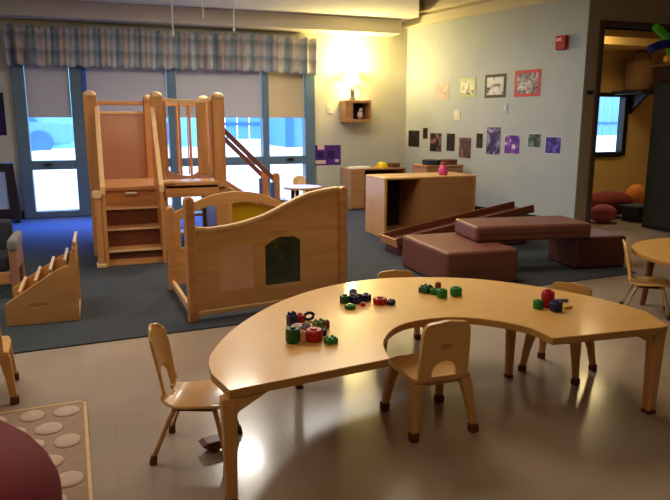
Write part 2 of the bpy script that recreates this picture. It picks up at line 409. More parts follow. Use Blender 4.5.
# valance: gathered plaid cloth
def valance():
    nx, nz = 460, 12; x0, x1 = -.91, 2.89
    bm = bmesh.new(); uv = bm.loops.layers.uv.new('uv'); g = []
    rnd = random.Random(3); ph = [rnd.uniform(0, 6.28) for _ in range(6)]
    for j in range(nz+1):
        t = j/nz; row = []
        for i in range(nx+1):
            s_ = i/nx; x = x0+(x1-x0)*s_
            amp = .022*(.5+.8*(abs(s_-.35) > .2))+.012*math.sin(9*s_+ph[0])
            amp *= .7+.6*abs(math.sin(3.1*x+ph[5])); y = 8.66+amp*(.35+.9*t)*math.sin(2*PI*x*5.2+4.2*math.sin(2.7*x+ph[1])+1.6*math.sin(7.3*x)+.9*t*math.sin(5*x+ph[3]))+.008*math.sin(2*PI*x*15+ph[2]+2*t)
            zt = 2.285+.012*math.sin(2*PI*x*9+ph[4])+.012*math.sin(4*x); zb = 1.825+.012*math.sin(2*PI*x*6.2+ph[5])-.03*(s_ > .8)*(s_-.8)*4
            row.append((bm.verts.new((x, y, zt+(zb-zt)*t)), s_, t))
        g.append(row)
    for j in range(nz):
        for i in range(nx):
            q = (g[j][i], g[j][i+1], g[j+1][i+1], g[j+1][i]); f = bm.faces.new([k[0] for k in q]); f.smooth = True
            for l, k in zip(f.loops, q): l[uv].uv = (k[1], k[2])
    me = D.meshes.new('valance_cloth'); bm.to_mesh(me); bm.free(); me.materials.append(M['plaid'])
    t = thing('window_valance', 'long gathered plaid valance hanging across the top of the windows', 'curtain', (0, 0, 0))
    o = D.objects.new('cloth', me); C.objects.link(o); o.parent = t
    sd = o.modifiers.new('solid', 'SOLIDIFY'); sd.thickness = .004
    MB().box(x0, x1, 8.7, 8.8, 2.235, 2.255).build('mounting_board', M['cream'], t)
valance()

# outside: snow, blue buildings, fence
struct(MB().prism([(9.0, -.5), (9.0, -.05), (10.0, .1), (11.2, .45), (12, .52), (60, .52), (60, -.5)], -14, 60, 'X').build('snowy_ground', M['snow']))
sb = MB().ell((.2, 13.0, .45), (3.2, 1.0, .22)).build('snow_bank', M['snow'], smooth=True)
tag(sb, 'low white snow bank piled outside below the blue buildings', 'snow')
t = thing('shed', 'light blue wooden building outside behind the climbing loft', 'building', (-.6, 17.5, .51))
MB().box(-2.4, 3.4, 0, 3, 0, 2.4).build('wall', M['bwall'], t)
MB().prism([(-.4, 2.35), (1.5, 3.1), (3.4, 2.35)], -2.7, 3.7, 'X').build('roof', M['snow'], t)
for x in (-2.2, -.9, .5, 2.0):
    o = MB().box(x, x+.7, -.04, 0, .1, .62).build('window', M['bdark'], t)
    MB().box(x+.07, x+.63, -.05, -.035, .16, .56).build('pane', M['bglass'], o)
t = thing('playhouse', 'deep blue outbuilding with crossed timber bracing outside the right window', 'building', (5.6, 16.2, .51))
MB().box(-1.0, 2.6, 0, 2.4, 0, 3.4).build('wall', M['bwall2'], t)
br = MB()
for x0, z0, x1, z1 in ((-.2, .1, 1.1, .8), (1.1, .3, -.2, .65), (-.6, .55, 1.8, .62)): br.tube([(x0, -.04, z0), (x1, -.04, z1)], .03, 6)
br.build('bracing', M['bdark'], t)
MB().box(-1.05, -.85, -.1, 0, 0, 3.4).build('corner_post', M['bdark'], t)
t = thing('parked_car', 'blue parked vehicle outside the leftmost window bay', 'vehicle', (-2.05, 14.5, .51))
MB().prism([(-1.6, .2), (1.6, .2), (1.6, .62), (1.1, .68), (.75, 1.0), (-1.5, 1.0), (-1.6, .9)], 0, 1.5).build('body', M['bwall2'], t, bevel=.06)
for x in (-1.0, 1.0): MB().tube([(x, -.05, .24), (x, .2, .24)], .24, 18).build('wheel', M['bdark'], t)
MB().prism([(.1, .66), (1.0, .66), (.7, .95), (.1, .95)], -.02, .01).build('side_window', M['bdark'], t)
t = thing('outdoor_fence', 'tall blue board fence standing far outside behind the snow', 'fence', (0, 24, .51))
fb = MB()
for i in range(110): fb.box(-9+i*.45, -9+i*.45+.4, 0, .05, 0, 3.4)
fb.build('boards', M['bwall2'], t)
MB().box(-9, 40, -.06, 0, .5, .6).box(-9, 40, -.06, 0, 2.9, 3.0).build('rail', M['bdark'], t)

# ---------------------------------------------------------------- climbing loft
def loft():
    t = thing('climbing_loft', 'maple climbing loft with four wide steps, railings and a side slide', 'play loft', (0, 0, .0085))
    DZ = .61
    # treads and risers
    for k in range(3):
        z = .135+.158*k; y = 5.60+.15*k
        MB().box(.045, .475, y+.005, y+.02, 0 if k == 0 else z-.16, z-.02).build('riser', M['dark_wood'], t)  # dark tone: shade below each nosing put into the riser colour
        o = MB().box(.045, .475, y-.015, y+.17, z-.022, z).build('step', M['deck'], t, bevel=.005)
        MB().box(.045, .475, y-.017, y-.013, z-.020, z-.002).build('step_nosing', M['edge'], o)
    MB().box(.045, .475, 5.60, 5.615, 0.0, .05).build('kick_board', M['maple_x'], t)
    # stringers: side boards that slope up to become handrails
    def string(x0, x1, name='side_board'):
        pr = [(5.55, .0), (5.55, .62), (5.58, .66), (6.06, 1.28), (6.06, 0)]
        o = MB().prism(pr, x0, x1, 'X').build(name, M['maple'], t, bevel=.004)
        MB().prism([(5.545, .60), (5.545, .665), (5.575, .69), (6.06, 1.31), (6.06, 1.27), (5.58, .645), (5.56, .62)], x0-.004, x1+.004, 'X').build('handrail', M['edge'], o, bevel=.004)
    string(.015, .045); string(.475, .505)
    # newel at front left
    for x in (-.045,):
        MB().box(x, x+.055, 5.54, 5.62, 0, .58).build('newel_post', M['maple'], t, bevel=.01)
        MB().prism(arc(x+.028, .60, .04, .035, 0, 360, 16)[:-1], 5.53, 5.63).build('post_cap', M['edge'], t, bevel=.008)
        MB().box(x-.01, x+.07, 5.53, 5.65, 0, .035).build('foot_block', M['edge'], t, bevel=.008)
    # posts with round tops
    for x, y in ((-.02, 6.1), (.53, 6.1), (1.075, 6.1), (-.02, 6.95), (.53, 6.95), (1.075, 6.95)):
        w = .055
        pts = [(x-w, 0), (x+w, 0)]+arc(x, 1.385, w, .045, 0, 180, 10)
        o = MB().prism(pts, y-.045, y+.045).build('post', M['maple'], t, bevel=.012, seg=3)
        MB().ell((x, y-.02, 1.405), (w*.98, .045, .035)).build('post_cap', M['edge'], o, smooth=True)
    # deck
    MB().box(-.02, 1.12, 6.03, 6.98, DZ-.03, DZ).build('deck', M['deck'], t, bevel=.004)
    MB().box(.045, .475, 6.055, 6.07, DZ-.17, DZ-.03).build('deck_riser', M['maple_x'], t)
    MB().tube([(.22, 6.03, DZ-.055), (.32, 6.03, DZ-.055)], .012, 8).build('hand_slot', M['white'], t)
    # back panels and bars
    MB().box(.035, .475, 6.94, 6.955, DZ, 1.25).build('back_panel', M['tan_panel'], t, bevel=.003)
    MB().box(.035, .475, 6.935, 6.96, 1.25, 1.275).build('panel_rail', M['edge'], t, bevel=.003)
    MB().box(.035, .475, 6.93, 6.96, 1.335, 1.375).build('top_rail', M['maple_x'], t, bevel=.006)
    # side wall panels
    MB().box(-.03, -.01, 6.14, 6.91, DZ, 1.25).build('side_panel', M['maple'], t, bevel=.004)
    # front railing between the two right posts: top rail slightly sagging, wide and thin balusters
    top = spline([(.58, 1.39), (.7, 1.375), (.85, 1.37), (.98, 1.385), (1.03, 1.40)], 5)
    rail = top+[(x, z-.035) for x, z in reversed(top)]
    MB().prism(rail, 6.08, 6.115).build('top_rail', M['edge'], t, bevel=.005)
    for x0, x1 in ((.588, .612), (.715, .735), (.79, .80), (.875, .965), (.985, 1.02)):
        MB().box(x0, x1, 6.085, 6.11, .70, 1.36).build('baluster', M['maple'], t, bevel=.004)
    low = [(.585, .66)]+spline([(.585, .77), (.65, .72), (.8, .69), (.9, .74), (1.02, .80)], 5)+[(1.02, .66)]
    MB().prism(low, 6.09, 6.105).build('lower_panel', M['tan_panel'], t, bevel=.003)
    MB().box(.56, 1.05, 6.03, 6.075, DZ-.11, DZ+.03).build('deck_beam', M['maple_x'], t, bevel=.008)
    MB().tube([(.545, 6.03, DZ+.03), (.66, 6.03, DZ+.03)], .022, 10).build('rail_end', M['edge'], t)
    # back railing of right bay
    for x in (.66, .80, .93): MB().tube([(x, 6.95, DZ), (x, 6.95, 1.33)], .014, 8).build('baluster', M['maple'], t)
    MB().box(.58, 1.02, 6.935, 6.965, 1.33, 1.37).build('top_rail', M['maple_x'], t, bevel=.006)
    # rear ladder below the deck
    for k, z in enumerate((.30, .14)):
        MB().box(.58, .95, 6.35-.12*k, 6.55-.12*k, z-.025, z).build('lower_shelf', M['deck'], t, bevel=.005)
    MB().box(.57, .59, 6.1, 6.7, 0, .5).build('lower_divider', M['maple'], t)
    MB().box(1.05, 1.08, 6.14, 6.9, 0, .55).build('lower_divider', M['maple'], t)
    # slide going down to the right
    sl = MB().prism([(1.13, .60), (1.13, .64), (1.40, .46), (1.85, .06), (2.05, .02), (2.05, 0), (1.85, .03), (1.38, .42)], 6.18, 6.60).build('slide_bed', M['maple_x'], t)
    for y in (6.14, 6.62):
        MB().prism([(1.12, 1.08), (1.12, 1.14), (1.62, .645), (1.62, .585)], y-.01, y+.02).build('slide_rail', mottled('rail_mauve', (112, 64, 50), (132, 80, 62), 5), t, bevel=.004)
        MB().prism([(1.12, .56), (1.12, .61), (1.60, .20), (1.60, .15)], y-.01, y+.02).build('slide_rail', M['maple'], t, bevel=.004)
        p = MB().prism([(1.595, 0), (1.66, 0)]+arc(1.6275, .66, .033, .03, 0, 180, 8), y-.02, y+.04).build('slide_post', M['maple'], t, bevel=.008)
        MB().box(1.595-.03, 1.6, y-.025, y-.015, .1, .6).build('blue_edge', mottled('blue_edge', (70, 92, 180), (86, 110, 196), 4), p)
loft()

# ---------------------------------------------------------------- play pen panels
def pen():
    ox, oy = .46, 3.80
    rz = math.atan2(3.975-3.80, 1.52-.46)
    t = thing('play_panel_enclosure', 'maple wave-topped play enclosure panels standing in front of the loft', 'play panel', (ox, oy, .0085), rz)
    W = 1.055
    wave = spline([(.055, .555), (.16, .545), (.33, .56), (.50, .60), (.66, .665), (.80, .715), (.97, .74), (1.03, .742)], 6)
    outer = [(.055, .05), (1.03, .05)]+list(reversed(wave))
    win1 = [(.20, .165), (.425, .165), (.425, .42)]+arc(.3125, .42, .1125, .03, 0, 180, 8)[1:-1]+[(.20, .42)]
    win2 = [(.50, .165), (.745, .165), (.745, .425)]+arc(.6225, .42, .1225, .045, 0, 180, 8)[1:-1]+[(.50, .425)]
    win2 = [(.50, .165), (.745, .165), (.745, .44), (.70, .465), (.60, .47), (.56, .455), (.50, .42)]
    slab_with_hole('front_panel', outer, [win1, win2], .02, M['birch'], t, 'Y', .01, .003)
    MB().prism(wave+[(x, z+.022) for x, z in reversed(wave)], -.002, .038).build('wave_rail', M['edge'], t, bevel=.005)
    MB().prism([(.055, .03), (1.03, .03), (1.03, .06), (.055, .06)], -.002, .04).build('bottom_rail', M['edge'], t, bevel=.005)
    MB().box(.195, .43, .014, .022, .16, .455).build('frosted_window', M['clearish'], t)
    MB().box(.495, .75, .014, .022, .16, .475).build('green_window', M['gpanel'], t)
    MB().box(.52, .65, .006, .0105, .50, .512).build('engraved_mark', M['maple_x'], t)
    def post(x, y, h, name='post', w=.028):
        p = MB().prism([(x-w, 0), (x+w, 0)]+arc(x, h-w, w, w, 0, 180, 8), y-w, y+w).build(name, M['maple_x'], t, bevel=.008, seg=2)
        MB().ell((x, y-.002, h-w*.9), (w*.93, w*.95, w)).build('post_cap', M['edge'], p, smooth=True)
    post(.028, .02, .755); post(1.06, .02, .765)
    # convert room-space points of the rear panel to the local frame
    def loc(x, y):
        dx, dy = x-ox, y-oy; return (dx*math.cos(rz)+dy*math.sin(rz), -dx*math.sin(rz)+dy*math.cos(rz))
    bl_ = loc(.455, 4.62); br_ = loc(1.42, 4.80)
    post(bl_[0], bl_[1], .60); post(br_[0], br_[1], .58)
    fr_ = (1.06, .02); fl_ = (.028, .02)
    # side frames (open left side: bottom and top rail)
    def rail(p, q, z0, z1, name, mat, th=.012):
        v = Vector((q[0]-p[0], q[1]-p[1])); u = v.normalized(); nrm = Vector((-u.y, u.x))*th
        p_ = Vector(p)+u*.026; q_ = Vector(q)-u*.026
        MB().prism([tuple(p_-nrm), tuple(q_-nrm), tuple(q_+nrm), tuple(p_+nrm)], z0, z1, 'Z').build(name, mat, t, bevel=.004)
    rail(fl_, bl_, .03, .075, 'side_bottom_rail', M['edge'])
    rail(fr_, br_, .03, .56, 'side_panel', M['birch'], .0085)
    # rear arch panel
    v = Vector((br_[0]-bl_[0], br_[1]-bl_[1])); ln = v.length; aa = math.atan2(v.y, v.x)
    xf = Matrix.Translation((bl_[0], bl_[1], 0)) @ Matrix.Rotation(aa, 4, 'Z')
    topc = spline([(.03, .555), (.15, .61), (.32, .665), (.5, .68), (.68, .655), (.82, .60), (ln-.03, .535)], 5)
    out = [(.03, .04), (ln-.03, .04)]+list(reversed(topc))
    h1 = [(.07, .42), (.42, .42), (.42, .59)]+[(.36, .592), (.28, .585), (.18, .555), (.07, .505)]
    h2 = [(.46, .30), (.88, .30), (.88, .50), (.80, .545), (.68, .59), (.56, .60), (.46, .595)]
    h1[0] = (.07, .30); h1[1] = (.42, .30)
    slab_with_hole('arch_panel', out, [h1, h2], .02, M['birch'], t, 'Y', -.01, .003, xf)
    slab_with_hole('yellow_window', [(.45, .29), (.89, .29), (.89, .52), (.56, .605), (.45, .60)], [], .004, M['yacryl'], t, 'Y', .012, 0, xf)
pen()

# ---------------------------------------------------------------- horseshoe table
TZ = .39
def table():
    outer_px = [(.32, 1.88), (.305, 2.02), (.335, 2.20), (.50, 2.50), (.78, 2.80), (1.10, 2.975), (1.42, 3.005), (1.78, 2.86), (2.01, 2.60), (2.14, 2.33), (2.185, 2.08), (2.115, 1.895)]
    inner_px = [(1.58, 1.925), (1.565, 2.09), (1.43, 2.255), (1.27, 2.305), (1.10, 2.265), (.965, 2.12), (.905, 1.94)]
    pts = [(.335, 1.862)]+spline(outer_px[1:-1], 7)+[(2.115, 1.895), (2.07, 1.885)]+spline(inner_px, 6)
    t = thing('horseshoe_table', 'large horseshoe-shaped maple activity table with toys scattered on top', 'table', (0, 0, 0))
    MB().prism(pts, TZ-.004, TZ, 'Z').build('tabletop', M['table'], t)
    MB().prism(pts, TZ-.030, TZ-.004, 'Z').build('edge_band', M['table_edge'], t, bevel=.003)
    def leg(x, y, ax, ay, s=.03):
        m = MB(); z1 = TZ-.03
        # square leg tapering towards the floor, with a flared bracket at the top
        vs = []
        for z, w in ((0.012, s*.72), (z1, s)):
            vs += [(x-w, y-w, z), (x+w, y-w, z), (x+w, y+w, z), (x-w, y+w, z)]
        m._add(vs, [(0, 3, 2, 1), (4, 5, 6, 7)]+[(i, (i+1) % 4, (i+1) % 4+4, i+4) for i in range(4)])
        o = m.build('leg', M['table_leg'], t, bevel=.008)
        MB().prism([(0, z1), (.13, z1), (.09, z1-.02), (.03, z1-.05), (0, z1-.09)], -.018, .018, 'Y', Matrix.Translation((x, y, 0)) @ Matrix.Rotation(math.atan2(ay, ax), 4, 'Z')).build('leg_bracket', M['table_leg'], o, bevel=.004)
        MB().box(x-s*.72, x+s*.72, y-s*.72, y+s*.72, 0, .013).build('leg_glide', M['foot'], o)
    leg(.335, 1.888, 1, .1, .025); leg(2.10, 1.935, -1, .2, .028); leg(.80, 2.68, 1, -.6, .022); leg(1.775, 2.46, -1, -1, .022)
    return pts
table()

# ---------------------------------------------------------------- chairs
def shell_chair(name, label, loc, rz, group=None, legmat=None, shellmat=None):
    """one-piece bent shell with an oval slot low in the back and slim splayed legs; local +y is forwards"""
    t = thing(name, label, 'chair', loc, rz, group)
    # profile of the shell from front lip to back top
    prof = spline([(.130, .188), (.115, .200), (.05, .203), (-.04, .197), (-.085, .205), (-.108, .235), (-.120, .29), (-.132, .36), (-.148, .43), (-.155, .462)], 4)
    n = len(prof); bm = bmesh.new(); NU = 12; grid = []
    wid = spline([(.100,), (.118,), (.125,), (.118,), (.098,), (.085,), (.082,), (.088,), (.082,), (.040,)], 4)
    for i, (y, z) in enumerate(prof):
        w = wid[i][0]; row = []
        for k in range(NU+1):
            s_ = -1+2*k/NU
            row.append(bm.verts.new((w*s_, y+.018*s_*s_*(1 if z > .23 else 0), z+.006*s_*s_*(1 if z < .21 else 0)+(-.012*s_*s_ if i > n-5 else 0))))
        grid.append(row)
    for i in range(n-1):
        for k in range(NU):
            zc = (prof[i][1]+prof[i+1][1])/2; sc = -1+2*(k+.5)/NU
            if ((zc-.258)/.052)**2+(sc/.55)**2 < 1 and prof[i][0] < -.08: continue
            bm.faces.new((grid[i][k], grid[i][k+1], grid[i+1][k+1], grid[i+1][k])).smooth = True
    me = D.meshes.new('shell'); bm.to_mesh(me); bm.free(); me.materials.append(shellmat or M['chair'])
    o = D.objects.new('shell', me); C.objects.link(o); o.parent = t
    sd = o.modifiers.new('solid', 'SOLIDIFY'); sd.thickness = .012; sd.offset = 0
    sm = o.modifiers.new('sub', 'SUBSURF'); sm.levels = 1; sm.render_levels = 1
    for sx in (-1, 1):
        for y0, y1 in ((.085, .13), (-.05, -.13)):
            l = MB().tube([(sx*.09, y0, .197), (sx*.10, y0+(y1-y0)*.3, .15), (sx*.118, y1, .022)], .009, 8).build('leg', legmat or M['chair_leg'], t, smooth=True)
            MB().tube([(sx*.117, y1*.99, .03), (sx*.121, y1*1.02, .0)], .012, 10, .014).build('foot_cap', M['foot'], l)
    MB().box(-.095, .095, -.055, .09, .182, .19).build('under_frame', M['foot'], t, bevel=.003)
    return t
def block_chair(name, label, loc, rz, group=None):
    """stout moulded chair: slab back with an arched opening at its foot, thick tapering legs"""
    t = thing(name, label, 'chair', loc, rz, group)
    seat = [(-.125, -.12), (.125, -.12), (.135, .05), (.125, .12), (.08, .135), (-.08, .135), (-.125, .12), (-.135, .05)]
    MB().prism(seat, .204, .228, 'Z').build('seat', M['chair'], t, bevel=.008, seg=3)
    outer = [(-.106, .222), (.106, .222), (.104, .33), (.100, .40)]+arc(.065, .405, .034, .034, 0, 90, 6)+[(0, .446)]+arc(-.065, .405, .034, .034, 90, 180, 6)+[(-.100, .40), (-.104, .33)]
    hole = [(-.052, .232), (.052, .232), (.052, .252)]+arc(0, .255, .050, .036, 0, 180, 10)+[(-.052, .252)]
    xf = Matrix.Translation((0, -.105, .2)) @ Matrix.Rotation(R(7), 4, 'X') @ Matrix.Translation((0, 0, -.2))
    slab_with_hole('backrest', outer, [hole], .018, M['chair'], t, 'Y', -.018, .005, xf)
    MB().prism([(-.022, .345), (.022, .345), (.022, .362), (-.022, .362)], -.022, -.015, 'Y', xf).build('grip_mark', M['table_edge'], t, bevel=.003)
    MB().box(-.105, .105, -.10, .11, .185, .206).build('apron', M['chair_leg'], t, bevel=.006)
    for sx in (-1, 1):
        for sy in (-1, 1):
            m = MB(); vs = []
            for z, w, x, y in ((.03, .015, .128, .142), (.12, .018, .118, .125), (.206, .024, .105, .10)):
                vs += [(sx*x-w, sy*y-w, z), (sx*x+w, sy*y-w, z), (sx*x+w, sy*y+w, z), (sx*x-w, sy*y+w, z)]
            fs = [(0, 3, 2, 1), (8, 9, 10, 11)]
            for r in (0, 4): fs += [(r+i, r+(i+1) % 4, r+(i+1) % 4+4, r+i+4) for i in range(4)]
            l = m._add(vs, fs).build('leg', M['chair_leg'], t, bevel=.009, seg=3)
            x, y = sx*.130, sy*.144
            MB().prism([(x-.018, y-.018), (x+.018, y-.018), (x+.018, y+.018), (x-.018, y+.018)], 0, .034, 'Z').build('foot_cap', M['foot'], l, bevel=.006)
    return t
def face(dx, dy): return math.atan2(dy, dx)-PI/2
CG = 'small wooden chairs around the horseshoe table'
lc = shell_chair('child_chair', 'small bent-shell wooden chair with slim legs at the left end of the horseshoe table', (.285, 2.275, 0), face(.93, -.37), CG)
bc = block_chair('child_chair', 'stout small chair tucked into the curved cutout, its slotted back facing the room', (1.195, 2.185, 0), face(.03, 1), CG)
rc_ = dup(bc, (2.045, 2.445, 0), face(-.87, -.5), 'stout small chair behind the right arm of the horseshoe table, back barely above it', CG)
fc_ = dup(bc, (1.45, 2.965, 0), face(-.25, -1), 'stout small chair on the far curved side, only its top showing above the table', CG)
dup(bc, (-.545, 3.07, 0), face(-.1, 1), 'stout small chair cut off by the left edge beside the pebble rug', 'small chairs elsewhere in the room')

bc.scale = (.98, 1, 1.055); rc_.scale = (1, .8, .95); fc_.scale = (1, 1.2, .90); lc.scale = (1, 1, 1.04)
# round table on the right with its chair
def round_table(name, label, loc, r, z, top, legm, nlegs=4, rot=.4):
    t = thing(name, label, 'table', loc)
    MB().lathe([(r-.004, z-.028), (r, z-.024), (r, z-.006), (r-.004, z-.003)], 48).build('edge_band', M['table_edge'], t)
    MB().lathe([(r-.003, z-.004), (r-.003, z)], 48).build('tabletop', top, t)
    for k in range(nlegs):
        a_ = rot+2*PI*k/nlegs; x, y = (r-.09)*math.cos(a_), (r-.09)*math.sin(a_)
        MB().tube([(x*.92, y*.92, z-.028), (x, y, 0)], .024, 12, .017).build('leg', legm, t, smooth=False)
    return t
round_table('round_table', 'round maple activity table cut off by the right edge of the picture', (3.60, 2.83, 0), .55, .40, M['table'], M['dark_wood'], 4, 2.2)
ch2 = shell_chair('child_chair', 'small chair with cream metal legs at the round table on the right', (3.20, 3.06, 0), face(.74, -.67), 'small chairs elsewhere in the room', M['steel'], M['chair'])
pp = MB().box(-.07, .07, -.05, .05, 0, .002).build('paper_sheet', M['white'], loc=(3.46, 2.98, .4005), rz=.5)
tag(pp, 'white sheet of paper lying on the round table', 'paper')
# small white table by the window
round_table('round_table', 'little white round table standing far off below the window', (2.42, 7.85, .0085), .24, .37, M['white'], M['black'], 4, .8)
dup(ch2, (2.10, 7.95, .0125), face(.9, -.1), 'small wooden-backed chair left of the little white table by the window', 'chairs at the window table')
dup(ch2, (2.50, 8.2, .0125), face(-.2, -1), 'small chair behind the little white table, nearest the window glass', 'chairs at the window table')

# ---------------------------------------------------------------- toys on the table
def toy(mat, u, v, h, w, label, cat='toy block', shape='brick', rot=None, zoff=0, colour=''):
    h *= 1.22; w *= 1.38
    p = P(u, v, TZ+h*.3)
    name = {'brick': 'toy_brick', 'cyl': 'toy_cylinder', 'ring': 'toy_ring', 'gear': 'toy_gear', 'rod': 'toy_rod'}[shape]
    r = random.uniform(0, 1.5) if rot is None else rot
    t = thing(name, label, cat, (p.x, p.y, TZ+zoff), r, 'plastic building toys on the horseshoe table')
    w2 = w/2
    if shape == 'brick':
        MB().box(-w2, w2, -w2*.8, w2*.8, .0, h*.78).build('body', M[mat], t, bevel=.004, seg=3)
        s = MB()
        for sx in (-.5, .5):
            for sy in (-.4, .4): s.lathe([(w2*.27, h*.77), (w2*.27, h*.97), (w2*.2, h)], 10, (sx*w2, sy*w2, 0))
        s.build('studs', M[mat], t)
    elif shape == 'cyl':
        MB().lathe([(w2*.85, 0), (w2, h*.12), (w2, h*.85), (w2*.85, h)], 18).build('body', M[mat], t, smooth=False)
        MB().lathe([(w2*.4, h), (w2*.4, h*1.12)], 12).build('peg', M[mat], t)
    elif shape == 'ring':
        path = [(w2*.75*math.cos(a_), 0, h*.5+h*.34*math.sin(a_)) for a_ in [2*PI*k/16 for k in range(17)]]
        MB().tube(path, h*.16, 8).build('loop', M[mat], t, smooth=True)
    elif shape == 'gear':
        g = []
        for k in range(24): rr = w2*(1 if k % 2 else .8); g.append((rr*math.cos(2*PI*k/24), rr*math.sin(2*PI*k/24)))
        MB().prism(g, 0, h*.8, 'Z').build('body', M[mat], t, bevel=.002)
        MB().lathe([(w2*.4, h*.78), (w2*.4, h)], 12).build('hub', M[mat], t)
    elif shape == 'rod':
        MB().tube([(-w2, 0, h*.5), (w2, 0, h*.5)], h*.5, 10).build('rod', M[mat], t)
        MB().ell((w2, 0, h*.5), (h*.49,)*3, 10, 6).build('knob', M[mat], t)
toy('navy', 292, 321, .045, .028, 'dark navy upright toy brick at the back left of the leftmost toy pile', rot=.3)
toy('red', 300, 319, .030, .034, 'coral red toy brick at the back of the leftmost toy pile', shape='gear')
toy('navy', 309, 318, .034, .040, 'dark blue toy loop standing at the back right of the leftmost pile', shape='ring', rot=.1)
toy('pinkw', 297, 327, .016, .036, 'pale pink flat toy piece in the middle left of the leftmost pile', shape='gear')
toy('slate', 306, 329, .026, .024, 'slate blue toy brick in the middle of the leftmost pile')
toy('olive', 319.5, 325, .028, .034, 'olive green toy brick behind the big red one in the leftmost pile')
toy('dkgreen', 293, 338, .044, .040, 'large dark green toy cylinder at the front left of the leftmost pile', shape='cyl')
toy('peach', 303, 339, .034, .018, 'slim peach toy peg between the dark green and red pieces', shape='cyl')
toy('red', 314, 337, .036, .048, 'large dark red toy cylinder at the front of the leftmost pile', shape='cyl')
toy('navy', 324, 333, .026, .020, 'small navy toy brick just right of the large red cylinder')
toy('brown', 327, 326, .026, .016, 'small brown toy peg at the right rear of the leftmost pile', shape='cyl')
toy('green', 331, 341, .022, .032, 'bright green toy brick lying apart in front right of the leftmost pile', rot=.2)
toy('dkgreen', 345, 300, .034, .036, 'dark green toy gear at the left of the second toy pile', shape='gear')
toy('green', 350, 307, .018, .036, 'green toy disc at the front of the second pile', shape='gear')
toy('navy', 356, 300, .034, .036, 'navy toy brick in the centre of the second pile', rot=.4)
toy('navy', 366, 298, .030, .036, 'navy toy gear at the back right of the second pile', shape='gear')
toy('slate', 353, 295.5, .034, .026, 'slate blue toy peg at the back of the second pile', shape='cyl')
toy('red', 363, 305, .012, .016, 'tiny dark red toy peg in front of the navy gear', shape='cyl')
toy('red', 380, 301.5, .028, .046, 'red toy gear lying right of the second pile', shape='gear')
toy('navy', 391, 303, .020, .026, 'dark navy toy piece at the right end beside the red gear', rot=.6)
toy('dkgreen', 426, 290, .030, .044, 'dark green toy brick at the left of the third toy pile', rot=.5)
toy('green', 434, 292, .024, .034, 'green toy gear in the middle of the third toy pile', shape='gear')
toy('green', 442, 295, .032, .036, 'green toy cylinder at the front of the third toy pile', shape='cyl')
toy('green', 456, 293, .032, .040, 'green toy cylinder alone at the right of the third toy pile', shape='cyl')
toy('brown', 438, 287, .026, .022, 'small reddish brown toy peg at the back of the third pile', shape='cyl')
toy('green', 538, 306, .030, .032, 'green toy cylinder at the left of the rightmost toy pile', shape='cyl')
toy('red', 547.5, 302, .058, .042, 'tall red toy cylinder in the rightmost toy pile', shape='cyl')
toy('navy', 556, 308, .034, .040, 'navy toy cylinder at the front of the rightmost toy pile', shape='cyl')
toy('slate', 561, 301, .012, .040, 'thin grey toy rod sticking out right of the tall red cylinder', shape='rod', rot=-.3)
toy('yellow', 568, 308, .010, .030, 'small yellowish toy rod at the right edge of the rightmost pile', shape='rod', rot=.2)

# small wedge toy under the left chair
t = MB().prism([(-.05, .035), (0, .0), (.05, .035), (.03, .045), (-.03, .045)], -.03, .03).build('wooden_rocker_toy', M['dark_wood'], loc=(.335, 2.24, 0), rz=.2, bevel=.004)
tag(t, 'small dark wooden rocker toy on the floor under the left chair', 'toy')

# ---------------------------------------------------------------- foam blocks and plank
def foam(name, label, loc, rz, w, d, h, mat, bev=.025):
    t = thing(name, label, 'foam block', loc, rz, 'brown vinyl foam climbing blocks')
    MB().box(0, w, 0, d, 0, h).build('body', M[mat], t, bevel=bev, seg=4)
    MB().box(.02, w-.02, -.003, .002, h*.5-.002, h*.5+.002).build('seam', M['foam2'], t)
    return t
foam('foam_block', 'big brown vinyl block nearest the table, lit on its left side', (2.30, 3.98, .0085), R(-2), .59, .80, .262, 'foam')
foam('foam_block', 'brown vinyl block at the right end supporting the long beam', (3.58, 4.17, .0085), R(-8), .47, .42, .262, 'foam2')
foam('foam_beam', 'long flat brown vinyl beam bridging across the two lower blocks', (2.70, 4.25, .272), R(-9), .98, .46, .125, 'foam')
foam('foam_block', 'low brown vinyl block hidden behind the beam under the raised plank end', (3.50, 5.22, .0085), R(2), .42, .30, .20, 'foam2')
def plank():
    t = thing('balance_plank', 'long dark wooden trough plank sloping up over the foam blocks', 'plank', (2.46, 5.14, .0085), R(2))
    Lp = 1.50; sl = math.atan2(.235, Lp)
    mt = Matrix.Translation((0, 0, .085)) @ Matrix.Rotation(-sl, 4, 'Y')
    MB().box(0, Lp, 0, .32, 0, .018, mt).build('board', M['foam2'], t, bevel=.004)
    for y in (0, .30):
        MB().box(0, Lp, y, y+.022, .018, .075, mt).build('side_rail', M['dark_wood'], t, bevel=.004)
    MB().box(-.012, .004, 0, .322, -.005, .07, mt).build('end_board', M['maple'], t, bevel=.003)
    MB().box(.03, .13, .02, .30, 0, .085).build('support_block', M['foam'], t, bevel=.006)
plank()

